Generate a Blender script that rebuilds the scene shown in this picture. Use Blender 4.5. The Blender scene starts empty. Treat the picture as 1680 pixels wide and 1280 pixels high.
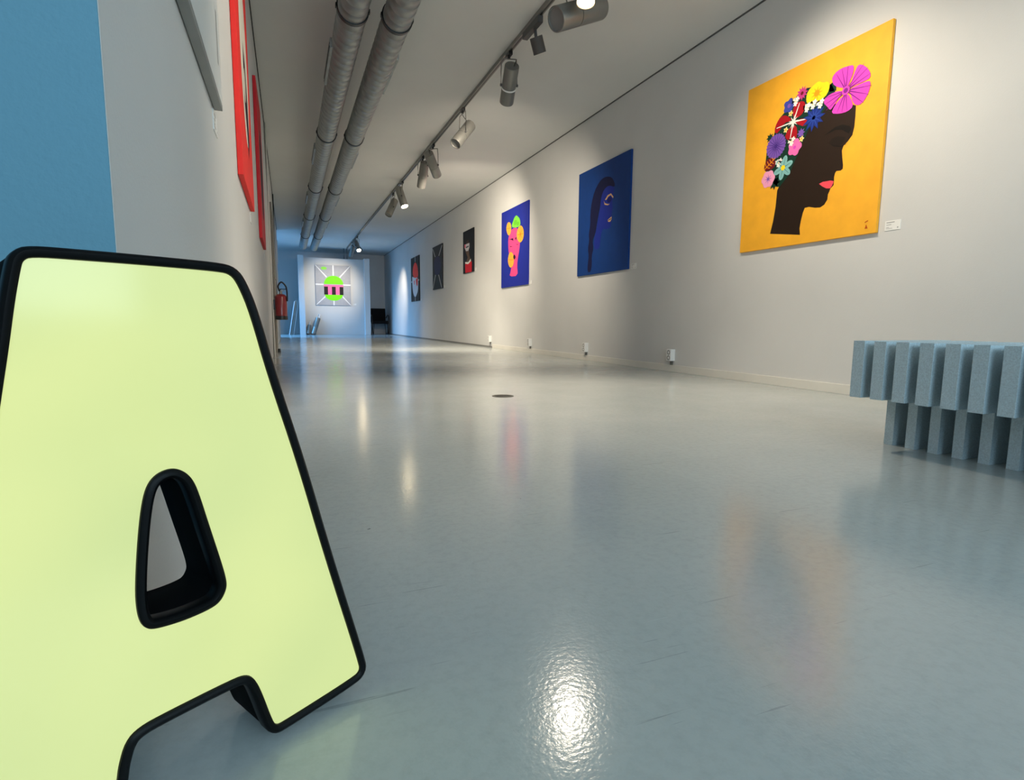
import bpy, bmesh, math, random
from mathutils import Vector, Matrix
random.seed(7)
S = bpy.context.scene
COL = S.collection
PI = math.pi

# ------------------------------------------------------------------ camera
cam = bpy.data.cameras.new('camera'); co = bpy.data.objects.new('camera', cam); COL.objects.link(co)
cam.sensor_fit = 'HORIZONTAL'; cam.sensor_width = 36.0; cam.lens = 909.1 * 36 / 1680
cam.clip_start = 0.02; cam.clip_end = 200
_r = Vector((0.92765053, -0.37335659, 0.00832808)); _u = Vector((0.03740501, 0.11507944, 0.9926518)); _f = Vector((0.37157148, 0.92052245, -0.12071891))
M = Matrix(((_r.x, _u.x, -_f.x), (_r.y, _u.y, -_f.y), (_r.z, _u.z, -_f.z))).to_4x4()
M.translation = Vector((0, 0, 0.4428)); co.matrix_world = M
S.camera = co

# ------------------------------------------------------------------ world, exposure
S.view_settings.view_transform = 'Standard'; S.view_settings.look = 'None'
S.view_settings.exposure = 0.0; S.view_settings.gamma = 1.0; S.view_settings.use_curve_mapping = False
w = bpy.data.worlds.new('world'); S.world = w; w.use_nodes = True
w.node_tree.nodes['Background'].inputs['Color'].default_value = (0.35, 0.55, 0.85, 1)
w.node_tree.nodes['Background'].inputs['Strength'].default_value = 0.6

def area(name, loc, target, sx, sy, power, color, spread=PI):
    l = bpy.data.lights.new(name, 'AREA'); l.shape = 'RECTANGLE'; l.size = sx; l.size_y = sy; l.energy = power; l.color = color; l.spread = spread
    o = bpy.data.objects.new(name, l); COL.objects.link(o); o.location = loc
    o.rotation_euler = (Vector(target) - Vector(loc)).to_track_quat('-Z', 'Y').to_euler()
    return o
DAY = (0.14, 0.48, 1.0)
# daylight through the shop window behind the camera and the side window at the far end
area('daylight_front_window', (1.15, -2.85, 1.76), (0.9, 5, 1.0), 4.1, 1.65, 112, (0.62, 0.86, 1.0))
area('daylight_alcove_window', (-1.5, 17.4, 1.25), (3, 17.4, 1.1), 2.2, 2.2, 26, DAY)
area('daylight_alcove_sky', (-1.7, 17.6, 1.75), (0.4, 17.6, 0.0), 2.6, 1.5, 80, DAY, math.radians(90))

# ------------------------------------------------------------------ helpers
def sl(c):
    c = c / 255.0
    return c / 12.92 if c <= 0.04045 else ((c + 0.055) / 1.055) ** 2.4
def RGB(r, g, b): return (sl(r), sl(g), sl(b), 1)
def mat(name, col, rough=0.5, metal=0.0, emit=None, strength=0.0, spec=0.5, coat=0.0):
    m = bpy.data.materials.new(name); m.use_nodes = True
    b = m.node_tree.nodes['Principled BSDF']
    b.inputs['Base Color'].default_value = col if len(col) == 4 else (*col, 1)
    b.inputs['Roughness'].default_value = rough; b.inputs['Metallic'].default_value = metal
    b.inputs['Specular IOR Level'].default_value = spec; b.inputs['Coat Weight'].default_value = coat
    if emit: b.inputs['Emission Color'].default_value = emit; b.inputs['Emission Strength'].default_value = strength
    return m
def N(m, t, **kw):
    n = m.node_tree.nodes.new(t)
    for k, v in kw.items():
        if k in n.inputs: n.inputs[k].default_value = v
        else: setattr(n, k, v)
    return n
def L(m, a, ao, b, bi): m.node_tree.links.new(a.outputs[ao], b.inputs[bi])
def noisy(m, amount=0.12, scale=8.0, bump=0.0, bscale=200.0, detail=6.0):
    """break up a plain colour with fine noise, and optionally a fine bump"""
    b = m.node_tree.nodes['Principled BSDF']; c = b.inputs['Base Color'].default_value[:]
    tc = N(m, 'ShaderNodeTexCoord'); nz = N(m, 'ShaderNodeTexNoise', Scale=scale, Detail=detail)
    L(m, tc, 'Object', nz, 'Vector')
    r = N(m, 'ShaderNodeValToRGB'); r.color_ramp.elements[0].position = 0.3; r.color_ramp.elements[1].position = 0.7
    r.color_ramp.elements[0].color = tuple(x * (1 - amount) for x in c[:3]) + (1,)
    r.color_ramp.elements[1].color = tuple(min(1, x * (1 + amount)) for x in c[:3]) + (1,)
    L(m, nz, 'Fac', r, 'Fac'); L(m, r, 'Color', b, 'Base Color')
    if bump:
        n2 = N(m, 'ShaderNodeTexNoise', Scale=bscale, Detail=3.0); L(m, tc, 'Object', n2, 'Vector')
        bp = N(m, 'ShaderNodeBump', Strength=bump, Distance=0.002); L(m, n2, 'Fac', bp, 'Height'); L(m, bp, 'Normal', b, 'Normal')
    return m

ORG = {}
def org(o): return ORG.get(o.name, Vector((0, 0, 0)))
def tag(o, label, cat, group=None):
    o['label'] = label; o['category'] = cat
    if group: o['group'] = group
    return o
def thing(name, label, cat, loc, group=None):
    o = bpy.data.objects.new(name, None); COL.objects.link(o); o.location = loc; o.empty_display_size = 0.1
    ORG[o.name] = Vector(loc); return tag(o, label, cat, group)
def obj(name, bm, mats, parent=None, smooth=False, label=None, origin=None):
    """link bm (in world coordinates) as ONE mesh object, under parent if given"""
    base = org(parent) if parent else (Vector(origin) if origin else Vector((0, 0, 0)))
    bmesh.ops.recalc_face_normals(bm, faces=bm.faces) if not getattr(bm, 'keep', False) and smooth != 'keep' else None
    for v in bm.verts: v.co -= base
    me = bpy.data.meshes.new(name); bm.to_mesh(me); bm.free()
    for m in (mats if isinstance(mats, (list, tuple)) else [mats]): me.materials.append(m)
    o = bpy.data.objects.new(name, me); COL.objects.link(o)
    if parent: o.parent = parent
    elif origin: o.location = origin
    ORG[o.name] = base
    if smooth and smooth != 'keep':
        for p in me.polygons: p.use_smooth = True
        try: me.set_sharp_from_angle(angle=math.radians(40))
        except Exception: pass
    if label: o['label'] = label
    return o
def struct(name, bm, m, smooth=False):
    o = obj(name, bm, m, None, smooth); o['kind'] = 'structure'; return o
def BM(): return bmesh.new()
def box(bm, x0, x1, y0, y1, z0, z1, bev=0.0, mi=0):
    b = bmesh.new()
    vs = [b.verts.new((x, y, z)) for x in (x0, x1) for y in (y0, y1) for z in (z0, z1)]
    for f in ((0, 1, 3, 2), (4, 6, 7, 5), (0, 4, 5, 1), (2, 3, 7, 6), (0, 2, 6, 4), (1, 5, 7, 3)): b.faces.new([vs[i] for i in f])
    if bev: bmesh.ops.bevel(b, geom=b.edges[:], offset=bev, segments=2, affect='EDGES', profile=0.7)
    for f in b.faces: f.material_index = mi
    _merge(bm, b)
def _merge(bm, b, mtx=None):
    if mtx is not None: bmesh.ops.transform(b, matrix=mtx, verts=b.verts)
    bmesh.ops.recalc_face_normals(b, faces=b.faces)
    me = bpy.data.meshes.new('tmp'); b.to_mesh(me); b.free(); bm.from_mesh(me); bpy.data.meshes.remove(me)
def frame(axis):
    a = Vector(axis).normalized(); t = Vector((0, 0, 1)) if abs(a.z) < 0.95 else Vector((1, 0, 0))
    s = a.cross(t).normalized(); return a, s, s.cross(a).normalized()
def lathe(bm, p0, axis, prof, n=28, mi=0):
    """revolve a profile of (distance along axis, radius) round the axis through p0; radius 0 closes an end"""
    a, s, u = frame(axis); p0 = Vector(p0); b = bmesh.new(); rings = []
    for d, r in prof:
        if r <= 1e-6: rings.append([b.verts.new(p0 + a * d)])
        else: rings.append([b.verts.new(p0 + a * d + (s * math.cos(2 * PI * k / n) + u * math.sin(2 * PI * k / n)) * r) for k in range(n)])
    for A, B in zip(rings, rings[1:]):
        for k in range(n):
            q = [A[k % len(A)], A[(k + 1) % len(A)], B[(k + 1) % len(B)], B[k % len(B)]]
            q2 = []
            for v in q:
                if v not in q2: q2.append(v)
            if len(q2) > 2: b.faces.new(q2)
    for f in b.faces: f.material_index = mi
    _merge(bm, b)
def tube(bm, pts, r, n=10, mi=0):
    pts = [Vector(p) for p in pts]; b = bmesh.new(); rings = []; s_prev = None
    for i, p in enumerate(pts):
        d = (pts[min(i + 1, len(pts) - 1)] - pts[max(i - 1, 0)]).normalized()
        if s_prev is None: _, s, u = frame(d)
        else: s = (s_prev - d * s_prev.dot(d)).normalized(); u = d.cross(s)
        s_prev = s
        rings.append([b.verts.new(p + (s * math.cos(2 * PI * k / n) + u * math.sin(2 * PI * k / n)) * r) for k in range(n)])
    for A, B in zip(rings, rings[1:]):
        for k in range(n): b.faces.new([A[k], A[(k + 1) % n], B[(k + 1) % n], B[k]])
    b.faces.new(rings[0][::-1]); b.faces.new(rings[-1])
    for f in b.faces: f.material_index = mi
    _merge(bm, b)
def curve(pts, n=6):
    """Catmull-Rom through pts"""
    P = [Vector(p) for p in pts]; out = []
    for i in range(len(P) - 1):
        a, b_, c, d = P[max(i - 1, 0)], P[i], P[i + 1], P[min(i + 2, len(P) - 1)]
        for k in range(n):
            t = k / n
            out.append(0.5 * ((2 * b_) + (c - a) * t + (2 * a - 5 * b_ + 4 * c - d) * t * t + (3 * b_ - a - 3 * c + d) * t ** 3))
    return out + [P[-1]]
def obox(bm, c, ax, hl, hs, hu, bev=0.0, side=None):
    """box centred at c, long axis ax with half lengths hl (along), hs, hu"""
    a, s, u = frame(ax)
    if side is not None:
        s = Vector(side); s = (s - a * s.dot(a)).normalized(); u = s.cross(a)
    b = bmesh.new(); box(b, -hs, hs, -hl, hl, -hu, hu, bev)
    m = Matrix(((s.x, a.x, u.x), (s.y, a.y, u.y), (s.z, a.z, u.z))).to_4x4(); m.translation = Vector(c)
    _merge(bm, b, m)

# ------------------------------------------------------------------ materials
WALLC = (0.64, 0.64, 0.63)
M_wall = noisy(mat('wall_paint', WALLC, 0.75, spec=0.3), 0.03, 1.5, 0.25, 160)
M_blue = noisy(mat('wall_blue', (0.135, 0.30, 0.395), 0.75, spec=0.3), 0.03, 1.5, 0.4, 160)  # the entrance wall gets a blue base colour
M_ceil = noisy(mat('ceiling_paint', (0.70, 0.70, 0.68), 0.85, spec=0.2), 0.03, 1.2, 0.2, 120)
M_white = noisy(mat('white_paint', (0.78, 0.78, 0.75), 0.5), 0.03, 3)
M_base = noisy(mat('baseboard_paint', (0.72, 0.70, 0.64), 0.5), 0.05, 4)
M_gap = mat('shadow_gap_black', (0.035, 0.037, 0.036), 0.8)
M_steel = noisy(mat('galvanised_steel', (0.32, 0.335, 0.33), 0.42, 0.75), 0.18, 14)
M_silver = noisy(mat('silver_lacquer', (0.25, 0.245, 0.225), 0.38, 0.5), 0.05, 20)
M_darkgrey = mat('dark_grey_metal', (0.09, 0.09, 0.09), 0.5, 0.2)
M_black = mat('black_plastic', (0.010, 0.011, 0.012), 0.35)
M_blackgloss = mat('gloss_black_edge', (0.003, 0.0035, 0.004), 0.42, spec=0.12)
M_return = mat('black_return', (0.004, 0.0045, 0.005), 0.8, spec=0.05)
M_inner = mat('dark_inside', (0.02, 0.02, 0.02), 0.8)
M_glass_lens = mat('dull_lens_glass', (0.20, 0.20, 0.19), 0.25)
M_hot = mat('lit_lamp_lens', (1, 1, 1), 0.4, emit=(1.0, 0.70, 0.34, 1), strength=15.0)
M_hot2 = mat('lit_small_lens', (1, 1, 1), 0.4, emit=(1.0, 0.80, 0.50, 1), strength=75.0)
M_plastic = mat('white_plastic', (0.80, 0.80, 0.78), 0.35)
M_card = mat('white_card', (0.82, 0.82, 0.80), 0.7)
M_print = mat('grey_print', (0.33, 0.33, 0.33), 0.8)
M_red = noisy(mat('extinguisher_red', (0.20, 0.006, 0.010), 0.3, coat=0.4), 0.04, 10)
M_bench = noisy(mat('blue_grey_felt', (0.48, 0.585, 0.635), 0.9, spec=0.15), 0.14, 260, 0.5, 300, 2)
M_chair = noisy(mat('black_fabric', (0.012, 0.012, 0.013), 0.95, spec=0.1), 0.1, 60)

# polished painted concrete floor: cloudy, scratched, orange-peel varnish
M_floor = mat('polished_concrete', (0.4, 0.4, 0.4), 0.2, spec=0.55)
b = M_floor.node_tree.nodes['Principled BSDF']
tc = N(M_floor, 'ShaderNodeTexCoord')
n1 = N(M_floor, 'ShaderNodeTexNoise', Scale=1.3, Detail=8.0, Roughness=0.65); L(M_floor, tc, 'Object', n1, 'Vector')
n2 = N(M_floor, 'ShaderNodeTexNoise', Scale=55.0, Detail=6.0, Roughness=0.7); L(M_floor, tc, 'Object', n2, 'Vector')
r1 = N(M_floor, 'ShaderNodeValToRGB'); r1.color_ramp.elements[0].position = 0.3; r1.color_ramp.elements[1].position = 0.72
r1.color_ramp.elements[0].color = (0.39, 0.43, 0.425, 1); r1.color_ramp.elements[1].color = (0.46, 0.49, 0.48, 1); L(M_floor, n1, 'Fac', r1, 'Fac')
r2 = N(M_floor, 'ShaderNodeValToRGB'); r2.color_ramp.elements[0].position = 0.30; r2.color_ramp.elements[1].position = 0.55
r2.color_ramp.elements[0].color = (0.90, 0.90, 0.90, 1); r2.color_ramp.elements[1].color = (1, 1, 1, 1); L(M_floor, n2, 'Fac', r2, 'Fac')
mx = N(M_floor, 'ShaderNodeMix', data_type='RGBA', blend_type='MULTIPLY'); mx.inputs[0].default_value = 1.0
M_floor.node_tree.links.new(r1.outputs['Color'], mx.inputs[6]); M_floor.node_tree.links.new(r2.outputs['Color'], mx.inputs[7])
last = (mx, 2)
for i, (rot, sc, lo, hi, dark) in enumerate(((0.5, (2.2, 60, 1), 0.685, 0.72, (0.78, 0.79, 0.78)), (-0.9, (2.8, 70, 1), 0.69, 0.72, (0.8, 0.8, 0.8)), (1.9, (2.0, 50, 1), 0.74, 0.78, (1.15, 1.15, 1.15)))):
    mp = N(M_floor, 'ShaderNodeMapping'); mp.inputs['Rotation'].default_value = (0, 0, rot); mp.inputs['Scale'].default_value = sc; mp.inputs['Location'].default_value = (i * 3.1, i * 1.7, 0)
    L(M_floor, tc, 'Object', mp, 'Vector')
    ns = N(M_floor, 'ShaderNodeTexNoise', Scale=1.6, Detail=3.0, Roughness=0.6, Distortion=0.3); L(M_floor, mp, 'Vector', ns, 'Vector')
    rs = N(M_floor, 'ShaderNodeValToRGB'); rs.color_ramp.elements[0].position = lo; rs.color_ramp.elements[1].position = hi
    rs.color_ramp.elements[0].color = (1, 1, 1, 1); rs.color_ramp.elements[1].color = (*dark, 1); L(M_floor, ns, 'Fac', rs, 'Fac')
    m2 = N(M_floor, 'ShaderNodeMix', data_type='RGBA', blend_type='MULTIPLY'); m2.inputs[0].default_value = 1.0
    M_floor.node_tree.links.new(last[0].outputs[last[1]], m2.inputs[6]); M_floor.node_tree.links.new(rs.outputs['Color'], m2.inputs[7]); last = (m2, 2)
vo = N(M_floor, 'ShaderNodeTexVoronoi', Scale=5.0); nv = N(M_floor, 'ShaderNodeTexNoise', Scale=90.0); L(M_floor, tc, 'Object', nv, 'Vector')
vm = N(M_floor, 'ShaderNodeMix', data_type='RGBA'); vm.inputs[0].default_value = 0.012
M_floor.node_tree.links.new(tc.outputs['Object'], vm.inputs[6]); M_floor.node_tree.links.new(nv.outputs['Color'], vm.inputs[7]); M_floor.node_tree.links.new(vm.outputs[2], vo.inputs['Vector'])
vs_ = N(M_floor, 'ShaderNodeSeparateColor'); L(M_floor, vo, 'Color', vs_, 'Color')
va = N(M_floor, 'ShaderNodeMath', operation='MULTIPLY'); va.inputs[1].default_value = 0.034; L(M_floor, vs_, 'Red', va, 0)
vl = N(M_floor, 'ShaderNodeMath', operation='SUBTRACT'); L(M_floor, va, 0, vl, 0); vl.inputs[1].default_value = 0.012
vc = N(M_floor, 'ShaderNodeMath', operation='LESS_THAN'); L(M_floor, vo, 'Distance', vc, 0); L(M_floor, vl, 0, vc, 1)
m3 = N(M_floor, 'ShaderNodeMix', data_type='RGBA'); L(M_floor, vc, 0, m3, 0); m3.inputs[7].default_value = (0.10, 0.11, 0.11, 1)
M_floor.node_tree.links.new(last[0].outputs[last[1]], m3.inputs[6]); last = (m3, 2)
M_floor.node_tree.links.new(last[0].outputs[last[1]], b.inputs['Base Color'])
rr = N(M_floor, 'ShaderNodeMapRange'); rr.inputs[1].default_value = 0.3; rr.inputs[2].default_value = 0.7; rr.inputs[3].default_value = 0.12; rr.inputs[4].default_value = 0.18
L(M_floor, n1, 'Fac', rr, 0); L(M_floor, rr, 0, b, 'Roughness')
n3 = N(M_floor, 'ShaderNodeTexNoise', Scale=150.0, Detail=2.0); L(M_floor, tc, 'Object', n3, 'Vector')
bp = N(M_floor, 'ShaderNodeBump', Strength=0.11, Distance=0.002); L(M_floor, n3, 'Fac', bp, 'Height'); L(M_floor, bp, 'Normal', b, 'Normal')

# ------------------------------------------------------------------ the room
XR, XL, ZC, YB = 3.328, -0.176, 2.8, 20.68
bm = BM(); box(bm, -3.3, 3.6, -3.3, 21.0, -0.2, 0.0); struct('floor', bm, M_floor)
bm = BM(); box(bm, -3.3, 3.6, -3.3, 21.0, ZC, ZC + 0.2); struct('ceiling', bm, M_ceil)
bm = BM(); box(bm, XR, 3.6, -3.3, 21.0, 0.0, ZC); struct('wall_right', bm, M_wall)
bm = BM(); box(bm, XL - 0.22, XL, 0.762, 16.05, 0.0, ZC); struct('wall_left', bm, M_wall)
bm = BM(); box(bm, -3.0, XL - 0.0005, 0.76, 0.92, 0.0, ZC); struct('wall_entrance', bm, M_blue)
bm = BM(); box(bm, -3.3, 3.6, YB, 21.0, 0.0, ZC); struct('wall_back', bm, M_wall)
bm = BM(); box(bm, -3.3, XL - 0.22, 15.8, 16.05, 0.0, ZC); struct('wall_alcove', bm, M_wall)
bm = BM(); box(bm, -3.3, -3.0, -3.3, 0.92, 0.0, ZC); struct('wall_foyer', bm, M_wall)
# walls with window openings: behind the camera, and at the side of the far alcove
bm = BM(); box(bm, -3.0, -2.5, -3.3, -3.0, 0, ZC); box(bm, 3.2, XR, -3.3, -3.0, 0, ZC); box(bm, -2.5, 3.2, -3.3, -3.0, 0, 0.9); box(bm, -2.5, 3.2, -3.3, -3.0, 2.62, ZC); struct('wall_front', bm, M_wall)
bm = BM(); box(bm, -3.3, -3.0, 16.05, 16.3, 0, ZC); box(bm, -3.3, -3.0, 19.2, YB, 0, ZC); box(bm, -3.3, -3.0, 16.3, 19.2, 0, 0.12); box(bm, -3.3, -3.0, 16.3, 19.2, 2.6, ZC); struct('wall_side', bm, M_wall)
M_pane = mat('window_glass', (1, 1, 1), 0.02); M_pane.node_tree.nodes['Principled BSDF'].inputs['Transmission Weight'].default_value = 1.0
def window(name, horizontal, a0, a1, z0, z1, c, n):
    bm = BM(); t = 0.06
    def bar(p0, p1, q0, q1):
        if horizontal: box(bm, p0, p1, c - t / 2, c + t / 2, q0, q1, 0.005)
        else: box(bm, c - t / 2, c + t / 2, p0, p1, q0, q1, 0.005)
    bar(a0, a1, z0, z0 + t); bar(a0, a1, z1 - t, z1)
    for k in range(n + 1):
        x = a0 + (a1 - a0 - t) * k / n; bar(x, x + t, z0 + t, z1 - t)
    o = struct(name, bm, M_white)
    bm = BM()
    if horizontal: box(bm, a0 + t, a1 - t, c - 0.004, c + 0.004, z0 + t, z1 - t)
    else: box(bm, c - 0.004, c + 0.004, a0 + t, a1 - t, z0 + t, z1 - t)
    obj('window_pane', bm, M_pane, o)
window('window_1', True, -2.5, 3.2, 0.9, 2.62, -3.15, 3)
window('window_2', False, 16.3, 19.2, 0.12, 2.6, -3.15, 2)
# skirting board on the near part of the right wall, dark strips colour in the shadow lines elsewhere
bm = BM(); box(bm, XR - 0.014, XR, -3.0, 9.16, 0.0, 0.064, 0.003); struct('baseboard_right', bm, M_base)
bm = BM(); box(bm, XR - 0.004, XR, 9.16, YB, 0.0, 0.03); struct('trim_1', bm, mat('plinth_grey', (0.22, 0.22, 0.21), 0.7))
bm = BM(); box(bm, XR - 0.012, XR, -3.0, YB, ZC - 0.007, ZC); struct('trim_2', bm, mat('shadow_line_grey', (0.10, 0.10, 0.10), 0.8))  # dark strip painting the shadow line under the ceiling edge
bm = BM(); box(bm, XL, XL + 0.008, 0.762, 16.05, ZC - 0.014, ZC); struct('trim_3', bm, M_gap)
bm = BM(); box(bm, XL - 0.01, XL + 0.012, 15.97, 16.06, 1.92, 2.52, 0.003); struct('trim_4', bm, M_white)

# door and pipes on the left wall, seen almost edge-on
bm = BM(); box(bm, XL, XL + 0.006, 9.05, 9.95, 0.005, 2.06, 0.002); d = struct('door_1', bm, noisy(mat('door_grey', (0.42, 0.42, 0.40), 0.5), 0.04, 3))
bm = BM(); box(bm, XL, XL + 0.022, 8.95, 9.05, 0, 2.14, 0.003); box(bm, XL, XL + 0.022, 9.95, 10.05, 0, 2.14, 0.003); box(bm, XL, XL + 0.022, 9.05, 9.95, 2.06, 2.14, 0.003)
obj('door_frame', bm, mat('door_frame_brown', (0.17, 0.15, 0.12), 0.5), d)
bm = BM(); lathe(bm, (XL + 0.006, 9.13, 1.05), (1, 0, 0), [(0, 0), (0, 0.022), (0.006, 0.022), (0.006, 0.009), (0.045, 0.009), (0.045, 0)], 12); tube(bm, [(XL + 0.045, 9.13, 1.05), (XL + 0.045, 9.25, 1.05)], 0.009)
obj('door_handle', bm, M_silver, d, True)
for nm, y, r, z0, z1, m, lab in (('wall_conduit', 7.55, 0.014, 0.0, ZC - 0.015, M_white, 'white vertical conduit on the left wall before the brown door frame'),
                            ('wall_cable', 11.6, 0.011, 0.55, ZC - 0.015, M_black, 'black cable running down the left wall past the fire extinguisher')):
    bm = BM(); tube(bm, [(XL + r, y, z0), (XL + r, y, z1)], r, 12)
    tag(obj(nm, bm, m, None, True, origin=(XL + r, y, z0)), lab, 'pipe' if 'conduit' in nm else 'cable')
# little black rubber stop on the floor against the left wall
bm = BM(); lathe(bm, (XL + 0.055, 8.5, 0.0), (0, 0, 1), [(0, 0), (0, 0.022), (0.012, 0.022), (0.03, 0.018), (0.045, 0.02), (0.05, 0.016), (0.05, 0)], 16)
tag(obj('door_stop', bm, M_black, None, True, origin=(XL + 0.055, 8.5, 0)), 'small black rubber door stop on the floor by the left wall', 'door stop')

# ------------------------------------------------------------------ the lit letter A
P0 = Vector((0.021, 0.619, 0.0125)); _phi, _th = math.radians(28), math.radians(3)
LU = Vector((math.cos(_phi), math.sin(_phi), 0)); LNB = Vector((-math.sin(_phi), math.cos(_phi), 0))
LV = math.sin(_th) * LNB + math.cos(_th) * Vector((0, 0, 1)); LN = LU.cross(LV)          # LN points out of the face
A_OUT = [(-0.215, 0.4785), (-0.1884, 0.4787), (-0.1362, 0.4785), (-0.0784, 0.4776), (-0.067, 0.4755), (-0.0602, 0.4655), (-0.0507, 0.4381), (-0.0375, 0.3766), (-0.0117, 0.2801), (0.0128, 0.1702),
         (0.0491, 0.025), (0.0496, 0.014), (0.0392, 0.0100), (-0.0474, 0.0042), (-0.0553, 0.0051), (-0.0595, 0.0121), (-0.069, 0.0513), (-0.0745, 0.0667), (-0.0817, 0.0745), (-0.0955, 0.0761),
         (-0.1549, 0.0743), (-0.1754, 0.0726), (-0.1856, 0.0655), (-0.1918, 0.0479), (-0.1941, 0.0352), (-0.1985, 0.0125), (-0.2025, 0.0052), (-0.211, 0.0042), (-0.296, 0.0100), (-0.3085, 0.014),
         (-0.3095, 0.025), (-0.2745, 0.2), (-0.2415, 0.3723), (-0.2344, 0.4081), (-0.2279, 0.4442), (-0.2225, 0.4690), (-0.2205, 0.4752)]
A_HOLE = [(-0.1316, 0.2965), (-0.1416, 0.2951), (-0.1492, 0.2898), (-0.1546, 0.28), (-0.1592, 0.2606), (-0.1637, 0.2318), (-0.1678, 0.1974), (-0.1683, 0.1795), (-0.1669, 0.1678), (-0.1639, 0.1612), (-0.1594, 0.1576),
          (-0.1486, 0.1558), (-0.131, 0.1549), (-0.1094, 0.1568), (-0.1006, 0.1608), (-0.0949, 0.1703), (-0.0943, 0.1793), (-0.0978, 0.1989), (-0.106, 0.2376), (-0.1129, 0.2718), (-0.1172, 0.2844), (-0.1231, 0.292)]
def chaikin(p, n=2):
    for _ in range(n):
        q = []
        for i in range(len(p)):
            a, c = p[i], p[(i + 1) % len(p)]
            q += [(a[0] * .75 + c[0] * .25, a[1] * .75 + c[1] * .25), (a[0] * .25 + c[0] * .75, a[1] * .25 + c[1] * .75)]
        p = q
    return p
def signed(p): return sum(p[i][0] * p[(i + 1) % len(p)][1] - p[(i + 1) % len(p)][0] * p[i][1] for i in range(len(p))) / 2
def offset(p, d):
    """move an outline outwards by d"""
    s = 1 if signed(p) > 0 else -1; out = []
    for i in range(len(p)):
        a, c, e = p[i - 1], p[i], p[(i + 1) % len(p)]
        n1 = Vector((c[1] - a[1], a[0] - c[0])).normalized() * s; n2 = Vector((e[1] - c[1], c[0] - e[0])).normalized() * s
        n = (n1 + n2); n = n / max(0.35, n.length ** 2 / 2) if n.length > 1e-6 else n1
        out.append((c[0] + n.x * d, c[1] + n.y * d))
    return out
def lp(p, dep): return P0 + LU * p[0] + LV * p[1] + LN * dep
AO, AH = chaikin(A_OUT), chaikin(A_HOLE)
letter = thing('illuminated_letter', 'large glowing yellow-green letter A with black edges standing on the floor', 'letter', (P0.x - 0.12, P0.y - 0.06, 0))
def sweep(prof, outline, sign):
    bm = BM(); loops = [[bm.verts.new(lp(q, dep)) for q in (offset(outline, sign * off) if abs(off) > 1e-9 else outline)] for off, dep in prof]
    n = len(outline)
    for A, B in zip(loops, loops[1:]):
        for k in range(n): bm.faces.new([A[k], A[(k + 1) % n], B[(k + 1) % n], B[k]])
    return bm
RIM = [(-0.0012, 0.0), (-0.0006, 0.004), (0.002, 0.0062), (0.0048, 0.0064), (0.0072, 0.0045), (0.0080, 0.001), (0.0080, -0.010), (0.0070, -0.0115), (0.0058, -0.012)]
T = 0.080
obj('front_trim', sweep(RIM, AO, 1), M_blackgloss, letter, True, 'black outer trim round the glowing face')
obj('side_return', sweep([(0.0062, -0.0115), (0.0069, -0.014), (0.0069, -T + 0.003), (0.0050, -T)], AO, 1), M_return, letter, True)
obj('counter_trim', sweep(RIM, AH, -1), M_blackgloss, letter, True, 'black trim round the hole of the letter')
obj('counter_return', sweep([(0.0062, -0.0115), (0.0069, -0.014), (0.0069, -T + 0.003), (0.0050, -T)], AH, -1), M_return, letter, True)
def plate(dep, o_off, h_off):
    bm = BM(); es = []
    for pl in (offset(AO, o_off), offset(AH, -h_off)):
        vs = [bm.verts.new(lp(q, dep)) for q in pl]
        es += [bm.edges.new((vs[i], vs[(i + 1) % len(vs)])) for i in range(len(vs))]
    bmesh.ops.triangle_fill(bm, edges=es, use_beauty=True, use_dissolve=False)
    return bm
M_lit = mat('glowing_acrylic', (0.2, 0.22, 0.1), 0.12, emit=(0.80, 0.92, 0.40, 1), strength=0.72, spec=0.35)
_b = M_lit.node_tree.nodes['Principled BSDF']; _tc = N(M_lit, 'ShaderNodeTexCoord'); _n = N(M_lit, 'ShaderNodeTexNoise', Scale=5.5, Detail=1.0); L(M_lit, _tc, 'Object', _n, 'Vector')
_r = N(M_lit, 'ShaderNodeValToRGB'); _r.color_ramp.elements[0].position = 0.3; _r.color_ramp.elements[1].position = 0.7
_r.color_ramp.elements[0].color = (0.74, 0.85, 0.36, 1); _r.color_ramp.elements[1].color = (0.90, 0.98, 0.40, 1); L(M_lit, _n, 'Fac', _r, 'Fac'); L(M_lit, _r, 'Color', _b, 'Emission Color')
obj('lit_face', plate(0.0015, 0.0, 0.0), M_lit, letter, False, 'glowing yellow-green acrylic face')
obj('back_panel', plate(-T + 0.002, 0.0062, 0.0062), M_black, letter)

# ------------------------------------------------------------------ bench of slotted slabs
bench = thing('bench', 'blue-grey slatted bench of interlocking slabs by the right wall', 'bench', (2.17, 0.6, 0))
pitch = 0.0775
for k in range(18):
    y1 = 1.427 - k * pitch
    bm = BM(); box(bm, 1.93, 2.42, y1 - 0.043, y1, 0.181, 0.388, 0.0012); obj('upper_slab', bm, M_bench, bench)
for k in range(16):
    y1 = 1.383 - k * pitch
    bm = BM(); box(bm, 2.076, 2.275, y1 - 0.0335, y1 - 0.0005, 0.0, 0.30, 0.001); obj('leg_slab', bm, M_bench, bench)

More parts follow.
